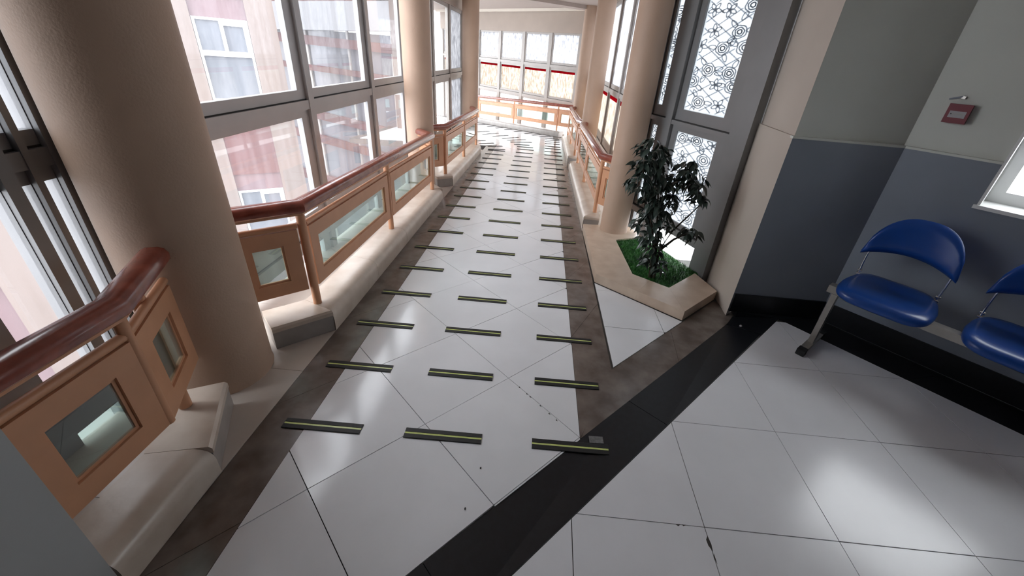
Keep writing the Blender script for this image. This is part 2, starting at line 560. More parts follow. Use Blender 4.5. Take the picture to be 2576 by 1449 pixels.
def kerb(pts, sgn, zf, label, stone_len=0.62, km='stone'):
    """pts: foot of the corridor face; sgn side on which the kerb lies"""
    root = thing('stone_kerb', label, 'kerb', (pts[1].x, pts[1].y, zf(pts[1].x, pts[1].y)), 'rounded stone kerbs under the railings')
    prof = [(0.0, 0.0015), (0.0, 0.075), (0.004, 0.098), (0.015, 0.118), (0.032, 0.131), (0.055, 0.139), (0.085, 0.1405), (0.205, 0.1405), (0.205, 0.0015)]
    ms = miters(pts)
    for i in range(len(pts) - 1):
        L = (pts[i + 1] - pts[i]).length
        n = max(1, round(L / stone_len))
        for k in range(n):
            e = 0.0011 / L
            dz = random.uniform(-0.0006, 0.0006)
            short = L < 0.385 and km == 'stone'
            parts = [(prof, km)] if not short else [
                ([(0.006, 0.0015), (0.004, 0.108), (0.200, 0.108), (0.200, 0.0015)], 'shaded_stone'),  # face of a short return, darkened to stand in for shade
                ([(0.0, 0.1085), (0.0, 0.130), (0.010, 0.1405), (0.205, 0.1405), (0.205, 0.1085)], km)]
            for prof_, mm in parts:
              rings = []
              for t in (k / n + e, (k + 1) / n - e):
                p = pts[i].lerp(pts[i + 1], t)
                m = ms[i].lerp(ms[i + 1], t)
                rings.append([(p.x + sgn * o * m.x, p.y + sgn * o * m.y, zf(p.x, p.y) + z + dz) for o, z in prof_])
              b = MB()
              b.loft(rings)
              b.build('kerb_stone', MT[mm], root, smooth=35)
    return root

def flat_frame(mb, P, Q, zf, z0, z1, s0, s1, border, th):
    """rectangular frame (with opening) in the vertical plane P-Q between lengths s0..s1 and heights z0..z1 above zf"""
    d = (Q - P).normalized()
    nn = Vector((-d.y, d.x)) * (th / 2)
    def pt(s, z, k):
        p = P + d * s + nn * k
        q = P + d * s
        return (p.x, p.y, zf(q.x, q.y) + z)
    bs, bz = border
    outer = [(s0, z0), (s1, z0), (s1, z1), (s0, z1)]
    inner = [(s0 + bs, z0 + bz), (s1 - bs, z0 + bz), (s1 - bs, z1 - bz), (s0 + bs, z1 - bz)]
    v = [pt(s, z, k) for k in (-1, 1) for s, z in outer] + [pt(s, z, k) for k in (-1, 1) for s, z in inner]
    f = []
    for i in range(4):
        j = (i + 1) % 4
        f += [(i, j, 8 + j, 8 + i), (4 + i, 12 + i, 12 + j, 4 + j), (i, 4 + i, 4 + j, j), (8 + i, 8 + j, 12 + j, 12 + i)]
    mb.add(v, f)
    return inner

def railing(nodes, label, zf, posts=None):
    """nodes: plan points [end, post, ..., post, end]; panels hang between neighbours"""
    root = thing('railing', label, 'railing', (nodes[1].x, nodes[1].y, zf(nodes[1].x, nodes[1].y)), 'peach railings with red wooden handrails')
    # handrail and the flat bar below it
    hp = [(-0.044, 0.722), (-0.046, 0.745), (-0.036, 0.765), (-0.018, 0.774), (0.018, 0.774), (0.036, 0.765), (0.046, 0.745), (0.044, 0.722), (0.030, 0.710), (-0.030, 0.710)]
    b = MB()
    sweep(b, nodes, hp, zf)
    b.build('handrail', MT['wood'], root, smooth=38)
    b = MB()
    sweep(b, nodes, [(-0.022, 0.696), (-0.022, 0.709), (0.022, 0.709), (0.022, 0.696)], zf)
    b.build('handrail_bar', MT['paintpeach'], root)
    if posts:
        for p in nodes[1:-1]:
            z = zf(p.x, p.y)
            b = MB()
            b.tube([(p.x, p.y, z + 0.252), (p.x, p.y, z + 0.695)], 0.019, 14)
            b.build('corner_bar', MT['paintpeach'], root, smooth=40)
    for p in posts or nodes[1:-1]:
        z = zf(p.x, p.y)
        b = MB()
        b.tube([(p.x, p.y, z + 0.1425), (p.x, p.y, z + 0.695)], 0.0225, 18)
        b.build('post', MT['paintpeach'], root, smooth=40)
    for i in range(len(nodes) - 1):
        P, Q = nodes[i], nodes[i + 1]
        L = (Q - P).length
        pg = 0.026 if not posts else 0.004
        a = pg if i > 0 else 0.012
        c = L - (pg if i < len(nodes) - 2 else 0.012)
        d = (Q - P).normalized()
        A, B = P + d * a, P + d * c
        b = MB()
        b.tube([(A.x, A.y, zf(A.x, A.y) + 0.636), (B.x, B.y, zf(B.x, B.y) + 0.636)], 0.0155, 12)
        b.build('top_tube', MT['paintpeach'], root, smooth=40)
        if c - a < 0.16:
            bs = 0.035
        else:
            bs = min(0.078, (c - a) * 0.3)
        b = MB()
        inner = flat_frame(b, P, Q, zf, 0.253, 0.619, a + 0.006, c - 0.006, (bs, 0.076), 0.03)
        fr = b.build('panel_frame', MT['paintpeach'], root)
        b = MB()
        flat_frame(b, P, Q, zf, inner[0][1] - 0.001, inner[2][1] + 0.001, inner[0][0] - 0.001, inner[1][0] + 0.001, (0.012, 0.012), 0.012)
        b.build('glazing_bead', MT['paintpeach'], fr)
        nn = Vector((-d.y, d.x)) * 0.003
        v = []
        for k in (-1, 1):
            for s, z in inner:
                p = P + d * s
                v.append((p.x + nn.x * k, p.y + nn.y * k, zf(p.x, p.y) + z))
        b = MB()
        b.add(v, [(0, 1, 2, 3), (7, 6, 5, 4), (0, 4, 5, 1), (1, 5, 6, 2), (2, 6, 7, 3), (3, 7, 4, 0)])
        b.build('glass_pane', MT['railglass'], fr)
    return root

def toward(p, c, r, d=None):
    """point where the ray from p along d (or toward c) meets the circle (c, r)"""
    d = (c - p).normalized() if d is None else d.normalized()
    rel = c - p
    t = rel.dot(d)
    perp2 = rel.length_squared - t * t
    return p + d * (t - math.sqrt(max(0.0, r * r - perp2)) - 0.0005)

V2 = lambda x, y: Vector((x, y))
def kerb_from(nodes, sgn, off=0.122, r=None):
    """corridor-face line parallel to the rail nodes"""
    ms = miters(nodes)
    return [p - sgn * off * m for p, m in zip(nodes, ms)]

# left side: path runs toward +Y, kerb lies on its left (sgn +1)
bays = []
n0 = [V2(-0.475, -0.345), V2(-0.475, 0.045), V2(-0.648, 0.388)]
n1 = [toward(V2(-0.475, 1.055), L1, 0.217, V2(-1, -1)), V2(-0.475, 1.055), V2(-0.472, 2.318), V2(-0.45, 3.63), toward(V2(-0.45, 3.63), L2, 0.156, V2(-0.8, 1))]
n2 = [toward(V2(-0.475, 4.421), L2, 0.156, V2(-0.8, -1)), V2(-0.475, 4.421), V2(-0.455, 5.64), V2(-0.44, 6.80), toward(V2(-0.44, 6.80), L3, 0.150, V2(-0.35, 1))]
m1 = [toward(V2(1.410, 3.300), R1, 0.139, V2(0.62, -0.78)), V2(1.410, 3.300), V2(1.400, 4.640), V2(1.400, 5.945), toward(V2(1.400, 5.945), R2, 0.141, V2(0.3, 1))]
m2 = [toward(V2(1.390, 6.612), R2, 0.141, V2(0.3, -1)), V2(1.390, 6.612), V2(1.385, 7.900), V2(1.385, 9.200), toward(V2(1.385, 9.200), R3, 0.152, V2(0.45, 1))]
railing(n0, 'nearest railing at the lower left, in front of the barred window', zramp, [V2(-0.588, 0.215)])
railing(n1, 'long left railing between the thick near column and the next column', zramp)
railing(n2, 'second left railing, ending where the ramp turns', zramp)
railing(m1, 'right railing beginning at the column behind the potted tree', zramp)
railing(m2, 'farther right railing leading up to the far window', zramp)
KS = 0.125
kerb([V2(-0.352, -0.348), V2(-0.352, 0.04), V2(-0.53, 0.37)], 1, zramp, 'stone kerb at the lower left under the nearest railing')
kerb([V2(-0.575, 0.765), V2(-0.352, 0.985), V2(-0.352, 3.72), V2(-0.53, 3.93)], 1, zramp, 'long rounded stone kerb along the left railing')
kerb([V2(-0.53, 4.21), V2(-0.36, 4.36), V2(-0.352, 6.86), V2(-0.50, 7.34)], 1, zramp, 'second left stone kerb, ending where the ramp turns')
kerb([V2(1.445, 3.135), V2(1.278, 3.142), V2(1.272, 6.01), V2(1.42, 6.19)], -1, zramp, 'right stone kerb just past the planter')
kerb([V2(1.42, 6.40), V2(1.268, 6.55), V2(1.262, 9.27), V2(1.46, 9.48)], -1, zramp, 'farther right stone kerb near the far window')
# far railing and kerb below the end window: turned 45 degrees, following the falling floor
FD = V2(-ITS, ITS)
F0 = V2(1.15, 9.75)
zF = lambda x, y: -0.292 - 0.0538 * (V2(x, y) - F0).dot(FD)
kerb([F0 + FD * -0.05, F0 + FD * 0.1, F0 + FD * 5.2], -1, zF, 'stone kerb below the far window, its shade put into a grey colour', 1.1, 'shaded_stone')  # grey colour stands in for the shade on this camera-facing kerb
FN = V2(ITS, ITS)
far = [F0 + FN * 0.12 + FD * s for s in (-0.42, 0.15, 1.83, 3.5, 5.1)]
railing(far, 'far railing across the end window', zF)

# ------------------------------------------------------------------ anti-slip strips
ORD = ['first', 'second', 'third', 'fourth', 'fifth', 'sixth', 'seventh', 'eighth', 'ninth', 'tenth', 'eleventh', 'twelfth', 'thirteenth', 'fourteenth', 'fifteenth', 'sixteenth', 'seventeenth', 'eighteenth', 'nineteenth', 'twentieth', 'twenty-first', 'twenty-second', 'twenty-third', 'twenty-fourth', 'twenty-fifth']
def make_strip():
    root = thing('anti_slip_strip', 'x', 'anti-slip strip', (0, 0, 0), 'black anti-slip strips across the ramp')
    b = MB()
    prof = [(-0.027, 0), (-0.027, 0.0025), (-0.025, 0.0038), (-0.0055, 0.0040), (-0.0050, 0.0014), (0.0050, 0.0014), (0.0055, 0.0040), (0.025, 0.0038), (0.027, 0.0025), (0.027, 0)]
    b.loft([[(x, y, z) for y, z in prof] for x in (-0.17, 0.17)])
    b.build('rubber_base', MT['rubber'], root)
    b = MB()
    b.box(-0.1695, 0.1695, -0.0049, 0.0049, 0.0016, 0.0023)
    b.build('glow_stripe', MT['glow'], root)
    return root
proto = make_strip()
used = False
def strip(x, y, ang, label, zf=zfl):
    global used
    ch = list(proto.children)
    if used:
        r = proto.copy()
        C.objects.link(r)
        kids = []
        for c in ch:
            k = c.copy()
            C.objects.link(k)
            k.parent = r
            kids.append(k)
    else:
        r = proto
        used = True
    e = 0.05
    dx = (zf(x + e, y) - zf(x - e, y)) / (2 * e)
    dy = (zf(x, y + e) - zf(x, y - e)) / (2 * e)
    nrm = Vector((-dx, -dy, 1)).normalized()
    tx = Vector((math.cos(ang), math.sin(ang), 0))
    tx = (tx - nrm * tx.dot(nrm)).normalized()
    ty = nrm.cross(tx)
    m = Matrix((tx, ty, nrm)).transposed().to_4x4()
    m.translation = Vector((x, y, zf(x, y) + 0.0013))
    r.matrix_world = m
    r['label'] = label
    return r
yk = [0.297, 0.700, 1.095, 1.484, 1.886, 2.300, 2.703, 3.123, 3.527, 3.937, 4.333, 4.745, 5.159, 5.572, 5.974, 6.370, 6.785, 7.180, 7.560]
for k, y in enumerate(yk[:18]):
    strip(-0.086 - 0.004 * (k % 3), y - 0.006, 0.004, f'black anti-slip strip with yellow line, left column, {ORD[k]} row from the camera', zramp)
for k, y in enumerate(yk):
    strip(0.445 + 0.0008 * k, y, 0.004, f'black anti-slip strip with yellow line, middle column, {ORD[k]} row from the camera', zramp)
ry = [y + 0.004 for y in yk] + [7.93, 8.23, 8.58, 8.86, 9.12, 9.37]
for k, y in enumerate(ry):
    strip(1.008 + 0.0008 * k, y, 0.006, f'black anti-slip strip with yellow line, right column, {ORD[k]} row from the camera', zramp)
# rows in the turn: (x, y, degrees, length factor)
turn = [(-0.102, 7.306, 17, 1.0), (-0.18, 7.648, 28, 0.95), (-0.39, 7.95, 36, 1.0), (-0.60, 8.25, 43, 1.0)]
for k, (x, y, a, s) in enumerate(turn):
    o = strip(x, y, math.radians(a), f'anti-slip strip turning left at the bend, inner row, {ORD[k]} from the camera')
    o.matrix_world = o.matrix_world @ Matrix.Diagonal((s, 1, 1, 1))
turn = [(0.437, 7.85, 1, 1.0), (0.352, 8.109, 10, 1.0), (0.318, 8.457, 23, 1.5), (0.195, 8.763, 35, 1.5), (0.03, 9.045, 45, 1.5), (-0.235, 9.322, 48, 1.5), (-0.517, 9.603, 48, 1.5), (-0.736, 9.967, 50, 1.2)]
for k, (x, y, a, s) in enumerate(turn):
    o = strip(x, y, math.radians(a), f'anti-slip strip turning left at the bend, middle row, {ORD[k]} from the camera')
    o.matrix_world = o.matrix_world @ Matrix.Diagonal((s, 1, 1, 1))
turn = [(0.86, 9.66, 41, 1), (0.64, 9.93, 50, 1), (0.43, 10.17, 52, 1), (0.14, 10.46, 52, 1), (-0.15, 10.76, 52, 1), (-0.43, 11.06, 52, 1), (-0.70, 11.34, 52, 1), (-1.02, 11.65, 50, 1)]
for k, (x, y, a, s) in enumerate(turn):
    strip(x, y, math.radians(a), f'anti-slip strip beside the far window kerb, {ORD[k]} from the right')

# ------------------------------------------------------------------ windows
def window(name, label, A, B, cells, mull, bands, headz, botz, roomside, stile=(0.03, 0.03), depth=0.08, frame='alu', extra=None):
    """glazed screen in the plan line A-B. bands: transom (z0, z1); mull: (s, width); cells: rows of (z0, z1, bottom border, top border, pane material)"""
    root = structroot(name, label, 'window', (A.x, A.y, 0))
    d = (B - A).normalized()
    nn = Vector((-d.y, d.x)) * roomside
    L = (B - A).length
    def bx(s0, s1, t0, t1, z0, z1, nm, m, parent=root):
        b = MB()
        v = []
        for z in (z0, z1):
            for s, t in ((s0, t0), (s1, t0), (s1, t1), (s0, t1)):
                p = A + d * s + nn * t
                v.append((p.x, p.y, z))
        b.add(v, [(0, 3, 2, 1), (4, 5, 6, 7), (0, 1, 5, 4), (1, 2, 6, 5), (2, 3, 7, 6), (3, 0, 4, 7)])
        return b.build(nm, m, parent)
    M_ = MT[frame]
    for s, w in mull:
        bx(s - w / 2, s + w / 2, -depth / 2, depth / 2, botz, headz, 'mullion', M_)
    ms = sorted(mull)
    for i in range(len(ms) - 1):
        s0, s1 = ms[i][0] + ms[i][1] / 2, ms[i + 1][0] - ms[i + 1][1] / 2
        for z0, z1 in bands:
            bx(s0, s1, -depth / 2 + 0.006, depth / 2 - 0.004, z0, z1, 'transom', M_)
            bx(s0, s1, -depth / 2 + 0.02, depth / 2 - 0.022, z1, z1 + 0.008, 'gasket', MT['gasket'])
        for ci, (z0, z1, bb, bt, pm) in enumerate(cells):
            st_ = stile(i, ci) if callable(stile) else stile
            c0, c1 = s0 + st_[0], s1 - st_[1]
            q = z0 + 0.008
            b = MB()
            def pts(lst, t):
                return [((A + d * s + nn * t).x, (A + d * s + nn * t).y, z) for s, z in lst]
            outer = [(s0 + 0.001, q), (s1 - 0.001, q), (s1 - 0.001, z1 - 0.001), (s0 + 0.001, z1 - 0.001)]
            inner = [(c0, q + bb), (c1, q + bb), (c1, z1 - bt), (c0, z1 - bt)]
            v = pts(outer, -0.02) + pts(outer, 0.018) + pts(inner, -0.02) + pts(inner, 0.018)
            f = []
            for a in range(4):
                e = (a + 1) % 4
                f += [(a, e, 8 + e, 8 + a), (4 + a, 12 + a, 12 + e, 4 + e), (a, 4 + a, 4 + e, e), (8 + a, 8 + e, 12 + e, 12 + a)]
            b.add(v, f)
            sash = b.build('sash', M_, root)
            pmat = pm[i % len(pm)] if isinstance(pm, (list, tuple)) else pm
            bx(c0, c1, -0.003, 0.003, q + bb, z1 - bt, 'pane', MT[pmat], sash)
            if extra:
                extra(bx, sash, ci, i, c0, c1, q + bb, z1 - bt)
    return root, bx

HEAD = 2.36
# left windows of the ramp (plan line at X = -0.95)
A, B = V2(-0.95, 0.0), V2(-0.95, 4.42)
window('window_1', 'grey aluminium glazing between the thick near column and the second left column', A, B,
       [(1.09, HEAD, 0.06, 0.05, 'pane'), (0.16, 1.03, 0.15, 0.05, 'pane'), (-0.9, 0.085, 0.05, 0.03, 'pane')],
       [(0.99, 0.07), (2.165, 0.07), (3.335, 0.07), (4.39, 0.05)], [(1.03, 1.09), (0.085, 0.16)], HEAD, -0.9, -1, stile=(0.028, 0.095))
A, B = V2(-0.95, 4.42), V2(-0.95, 8.5)
window('window_2', 'grey aluminium glazing beyond the second left column', A, B,
       [(1.09, 2.10, 0.06, 0.05, ['paneclear', 'paneclear', 'frost']), (0.16, 1.03, 0.10, 0.05, ['paneclear', 'paneclear', 'frost']), (-0.9, 0.085, 0.05, 0.03, 'paneclear')],
       [(0.06, 0.06), (1.34, 0.07), (2.46, 0.07), (3.60, 0.07)], [(1.03, 1.09), (0.085, 0.16)], 2.10, -0.9, -1, stile=(0.028, 0.06), frame='alulight')
A, B = V2(-0.97, -0.40), V2(-0.97, 0.52)
window('window_3', 'narrow barred grey window behind the nearest railing, far left', A, B,
       [(1.09, HEAD, 0.05, 0.05, 'pane'), (0.16, 1.03, 0.08, 0.05, 'pane'), (-1.2, 0.085, 0.05, 0.03, 'pane')],
       [(0.03, 0.05), (0.695, 0.042), (0.772, 0.022), (0.877, 0.07)], [(1.03, 1.09), (0.085, 0.16)], HEAD, -1.2, -1, stile=(0.002, 0.002), frame='aludark')
# right windows with patterned film
def redbar(bx, sash, ci, i, c0, c1, z0, z1):
    if ci == 1:
        bx(c0 + 0.002, c1 - 0.002, 0.0035, 0.005, z1 - 0.062, z1 - 0.002, 'red_film_band', MT['redband'], sash)
A, B = V2(1.85, 3.25), V2(1.85, 9.45)
window('window_4', 'film-covered glazing on the right, between the right columns', A, B,
       [(1.10, HEAD, 0.06, 0.05, 'frost'), (0.20, 1.04, 0.12, 0.03, 'frostwarm'), (-0.9, 0.12, 0.05, 0.03, 'paneclear')],
       [(0.02, 0.06), (1.12, 0.07), (2.22, 0.07), (3.32, 0.07), (4.42, 0.07), (5.52, 0.07), (6.17, 0.05)], [(1.04, 1.10), (0.12, 0.20)], HEAD, -0.9, 1, stile=(0.05, 0.05), frame='alulight', extra=redbar)
# far end window, turned 45 degrees
P1 = V2(1.75, 9.85)
A = P1 + V2(-ITS, ITS) * 6.45
B = P1 + V2(ITS, -ITS) * 0.12
def redbar2(bx, sash, ci, i, c0, c1, z0, z1):
    if ci == 1:
        bx(c0 + 0.002, c1 - 0.002, 0.0035, 0.005, z1 - 0.055, z1 - 0.002, 'red_film_band', MT['redband'], sash)
ml = [(6.45 - 0.33 - 1.0083 * k, 0.10) for k in range(7)]
window('window_5', 'wide end window of eight film-covered panes above clear lower panes', A, B,
       [(1.30, 2.0, 0.05, 0.04, 'frost'), (0.51, 1.235, 0.05, 0.055, 'frostwarm'), (-0.95, 0.44, 0.05, 0.03, 'paneclear')],
       ml, [(1.235, 1.30), (0.44, 0.51)], 2.0, -0.95, -1, stile=(0.04, 0.04), frame='alulight', extra=redbar2)

# window beside the planter, film with roses and lattice
PWA, PWB = V2(2.232, 2.09), V2(1.775, 3.175)
PWd = (PWB - PWA).normalized()
PWn = Vector((PWd.y, -PWd.x)) * -1       # toward the room
def ribbon(mb, pts, w, closed=False):
    n = len(pts)
    for i in range(n if closed else n - 1):
        a, b_ = Vector(pts[i]), Vector(pts[(i + 1) % n])
        d = b_ - a
        if d.length < 1e-6:
            continue
        s = Vector((-d.y, d.x)).normalized() * (w / 2)
        e = d.normalized() * (w * 0.3)
        q = [a - s - e, a + s - e, b_ + s + e, b_ - s + e]
        yield q
AX = 1.55
def rose_print(c0, c1, z0, z1, seed):
    rnd = random.Random(seed)
    quads = []
    inside = lambda p: c0 + 0.004 < p[0] < c1 - 0.004 and z0 + 0.004 < p[1] < z1 - 0.004
    def line(pts, w, closed=False):
        for q in ribbon(None, pts, w, closed):
            q = [((p[0] - c0) * AX + c0, p[1]) for p in q]
            if all(inside(p) for p in q):
                quads.append(q)
    roses, small = [], []
    z = z0 + 0.07
    k = 0
    while z < z1:
        for off in ((0.07, 0.21) if k % 2 == 0 else (0.01, 0.14, 0.27)):
            cx, cz = c0 + off + rnd.uniform(-0.02, 0.02), z + rnd.uniform(-0.025, 0.025)
            (roses if rnd.random() < 0.68 else small).append((cx, cz, rnd.uniform(0.040, 0.050)))
        z += 0.125
        k += 1
    allc = [(x, z, r * 1.05) for x, z, r in roses] + [(x, z, r * 0.8) for x, z, r in small]
    free = lambda p: all((p[0] - x) ** 2 + (p[1] - z) ** 2 > r * r for x, z, r in allc)
    # diagonal lattice
    st = 0.115
    for sg in (1, -1):
        for i in range(-30, 40):
            prev = None
            for j in range(0, 260):
                t = j * 0.012
                p = (c0 - 0.6 + i * st + t * 0.80, z0 + t * 0.6 if sg > 0 else z1 - t * 0.6)
                if prev and free(p) and free(prev):
                    line([prev, p], 0.0082)
                prev = p
    for x, z, r in roses:
        a0 = rnd.uniform(0, 6)
        for rr, n in ((r, 5), (r * 0.66, 5), (r * 0.33, 3)):
            pts = []
            for j in range(60):
                a = 2 * math.pi * j / 60
                m = 0.90 + 0.13 * abs(math.sin(n * (a + a0 + rr * 40) / 2))
                pts.append((x + rr * m * math.cos(a), z + rr * m * math.sin(a)))
            line(pts, 0.0074, True)
        for j in range(3):
            a = a0 + j * 2.1 + 0.4
            leaf_(line, x + math.cos(a) * (r + 0.026), z + math.sin(a) * (r + 0.026), a, 0.026, 0.013)
    for x, z, r in small:
        a0 = rnd.uniform(0, 6)
        for j in range(5):
            a = a0 + j * 2 * math.pi / 5
            leaf_(line, x + math.cos(a) * r * 0.55, z + math.sin(a) * r * 0.55, a, r * 0.5, r * 0.27)
    return quads
def leaf_(line, x, z, a, l, w):
    pts = []
    for j in range(20):
        t = 2 * math.pi * j / 20
        lx, ly = l * math.cos(t), w * math.sin(t) * (1 - 0.25 * math.cos(t))
        pts.append((x + lx * math.cos(a) - ly * math.sin(a), z + lx * math.sin(a) + ly * math.cos(a)))
    line(pts, 0.0070, True)
def roses_on(bx, sash, ci, i, c0, c1, z0, z1):
    if ci == 2:
        return
    b = MB()
    for q in rose_print(c0, c1, z0, z1, 11 + ci * 5 + i):
        v = []
        for t in (0.0034, 0.0042):
            for p in q:
                w = PWA + PWd * p[0] + PWn_ * t
                v.append((w.x, w.y, p[1]))
        b.add(v, [(0, 3, 2, 1), (4, 5, 6, 7), (0, 1, 5, 4), (1, 2, 6, 5), (2, 3, 7, 6), (3, 0, 4, 7)])
    o = b.build('rose_lattice_print', MT['lace'], sash)
    o['kind'] = 'stuff'
PWn_ = Vector((-PWd.y, PWd.x))
window('window_6', 'tall grey window with white rose-pattern film behind the potted tree', PWA, PWB,
       [(1.095, HEAD, 0.085, 0.05, 'rosefilm'), (0.235, 1.06, 0.04, 0.045, 'rosefilm'), (-0.3, 0.18, 0.02, 0.02, 'paneclear')],
       [(0.085, 0.17), (0.875, 0.085), (1.163, 0.028)], [(1.06, 1.095), (0.18, 0.235)], HEAD, -0.3, 1, stile=lambda i, ci: (0.03, 0.03) if ci == 2 else ((0.125, 0.065) if i == 0 else (0.125, 0.036)), depth=0.10, frame='aludark', extra=roses_on)

b = MB()
q = [PWA - PWd * 0.1 - PWn_ * 0.07, PWB + PWd * 0.6 - PWn_ * 0.07, PWB + PWd * 0.6 - PWn_ * 1.1, PWA - PWd * 0.1 - PWn_ * 1.1]
b.prism([(p.x, p.y) for p in q], -0.25, -0.08)
struct(b.build('trim_3', MT['white']), 'white ledge outside the rose-pattern window', 'ledge')
# ------------------------------------------------------------------ walls, ceiling
def wallbox(name, label, A, B, th, z0, z1, m, out=1):
    d = (B - A).normalized()
    n = Vector((d.y, -d.x)) * th * out
    b = MB()
    b.prism([(A.x, A.y), (B.x, B.y), (B.x + n.x, B.y + n.y), (A.x + n.x, A.y + n.y)], z0, z1)
    return struct(b.build(name, m), label, 'wall')
TOP = 2.5
# headers over the windows
wallbox('wall_header_left', 'cream wall strip above the left windows', V2(-0.90, -0.4), V2(-0.90, 4.42), 0.12, HEAD, TOP, MT['cream'], -1)
wallbox('wall_header_left_far', 'cream wall strip above the far left windows', V2(-0.90, 4.42), V2(-0.90, 8.5), 0.12, 2.10, TOP, MT['cream'], -1)
wallbox('wall_header_right', 'cream wall strip above the right film-covered windows', V2(1.80, 3.2), V2(1.80, 9.5), 0.12, HEAD, TOP, MT['cream'])
wallbox('wall_header_far', 'cream wall above the far end window', A := P1 + V2(-ITS, ITS) * 6.45 - V2(ITS, ITS) * 0.05, P1 + V2(ITS, -ITS) * 0.3 - V2(ITS, ITS) * 0.05, 0.14, 2.0, TOP, MT['cream'], -1)
wallbox('wall_header_planter', 'cream wall strip above the rose-pattern window', PWA + PWn_ * 0.05, PWB + PWn_ * 0.05, 0.12, HEAD, TOP, MT['cream'], 1)
# narrow beige wall and grey lobby walls
def wallpoly(name, label, poly, z0, z1, m):
    b = MB()
    b.prism(poly, z0, z1)
    return struct(b.build(name, m), label, 'wall')
wallpoly('wall_narrow', 'narrow beige wall between the rose-pattern window and the grey wall', [(2.243, 2.10), (2.2, 1.574), (2.36, 1.734), (2.5, 2.10)], -0.1, 1.2, MT['wall_beige'])
wallpoly('wall_narrow_upper', 'upper part of the narrow beige wall beside the grey wall', [(2.260, 2.10), (2.217, 1.594), (2.37, 1.747), (2.5, 2.10)], 1.2, TOP, MT['wall_beige'])
wallpoly('wall_back', 'short grey wall left of the blue seats, blue-grey below', [(2.2, 1.573), (2.86, 1.573), (2.86, 1.733), (2.361, 1.733)], 0.0, 1.2, MT['wall_low'])
wallpoly('wall_back_upper', 'upper beige-grey part of the short wall left of the blue seats', [(2.217, 1.593), (2.88, 1.593), (2.88, 1.746), (2.371, 1.746)], 1.2, TOP + 0.1, MT['wall_up'])
# right wall with a deep window recess
def wp(s, t=0.0):
    return W2 + D * s + N * t
def rightwall(name, label, s0, s1, z0, z1, t0, t1, m):
    b = MB()
    p = [wp(s0, t0), wp(s1, t0), wp(s1, t1), wp(s0, t1)]
    b.prism([(q.x, q.y) for q in p], z0, z1)
    return struct(b.build(name, m), label, 'wall')
NS0, NS1, NZ0, NZ1 = 0.40, 1.45, 0.955, 2.0
rightwall('wall_right', 'blue-grey lower wall behind the blue seats', -0.012, 9.2, 0.0, NZ0, 0.0, 0.3, MT['wall_low'])
rightwall('wall_right_side', 'blue-grey wall just left of the bright window recess', -0.012, NS0, NZ0, 1.2, 0.0, 0.3, MT['wall_low'])
rightwall('wall_right_upper', 'beige-grey upper wall holding the red alarm box', -0.012, NS0, 1.2, TOP + 0.1, 0.018, 0.3, MT['wall_up'])
rightwall('wall_right_top', 'beige-grey wall over the bright window recess', NS0, NS1, NZ1, TOP + 0.1, 0.018, 0.3, MT['wall_up'])
rightwall('wall_right_end', 'beige-grey wall right of the bright window recess', NS1, 9.2, NZ0, TOP + 0.1, 0.018, 0.3, MT['wall_up'])
# recess lining and its window
rs = structroot('window_7', 'white recessed window at the right edge behind the seats', 'window', (*wp(NS0, 0.0), NZ0))
def rbx(nm, s0, s1, t0, t1, z0, z1, m, par=rs):
    b = MB()
    b.prism([(q.x, q.y) for q in (wp(s0, t0), wp(s1, t0), wp(s1, t1), wp(s0, t1))], z0, z1)
    return b.build(nm, m, par)
rbx('sill', NS0 - 0.012, NS1, -0.012, 0.29, NZ0 + 0.001, NZ0 + 0.02, MT['white'])
rbx('reveal', NS0, NS0 + 0.012, 0.0, 0.29, NZ0 + 0.02, NZ1 - 0.001, MT['white'])
rbx('reveal', NS1 - 0.012, NS1, 0.0, 0.29, NZ0 + 0.02, NZ1 - 0.001, MT['white'])
rbx('frame', NS0 + 0.012, NS0 + 0.07, 0.2, 0.25, NZ0 + 0.02, NZ1 - 0.01, MT['pvc'])
rbx('frame', NS1 - 0.07, NS1 - 0.012, 0.2, 0.25, NZ0 + 0.02, NZ1 - 0.01, MT['pvc'])
rbx('frame', NS0 + 0.07, NS1 - 0.07, 0.2, 0.25, NZ0 + 0.02, NZ0 + 0.08, MT['pvc'])
rbx('frame', NS0 + 0.07, NS1 - 0.07, 0.2, 0.25, NZ1 - 0.07, NZ1 - 0.01, MT['pvc'])
rbx('pane', NS0 + 0.07, NS1 - 0.07, 0.222, 0.228, NZ0 + 0.08, NZ1 - 0.07, MT['paneclear'])
# dado ledges
b = MB(); b.prism([(2.198, 1.569), (2.862, 1.569), (2.862, 1.60), (2.198, 1.60)], 1.188, 1.2005)
struct(b.build('trim_1', MT['wall_up']), 'thin ledge on the grey wall left of the blue seats', 'ledge')
b = MB(); b.prism([(q.x, q.y) for q in (wp(0, -0.004), wp(NS0, -0.004), wp(NS0, 0.02), wp(0, 0.02))], 1.188, 1.2005)
struct(b.build('trim_2', MT['wall_up']), 'thin ledge on the right wall under the red alarm box', 'ledge')
# baseboards
b = MB(); b.prism([(2.203, 1.5725), (2.205, 1.560), (2.838, 1.560), (2.845, 1.5725)], 0.0008, 0.142)
struct(b.build('baseboard_back', MT['black']), 'black baseboard under the short grey wall', 'baseboard')
b = MB(); b.prism([(q.x, q.y) for q in (wp(0.012, -0.0005), wp(5.1, -0.0005), wp(5.1, -0.012), wp(0.012, -0.012))], 0.0008, 0.142)
struct(b.build('baseboard_right', MT['black']), 'black baseboard behind the blue seats', 'baseboard')
# near wall end at the left edge
wallbox('wall_left', 'pale grey wall end at the lower left corner', V2(-0.352, -0.355), V2(-0.352, -5.0), 0.55, -0.1, TOP, MT['wall_pale'], 1)
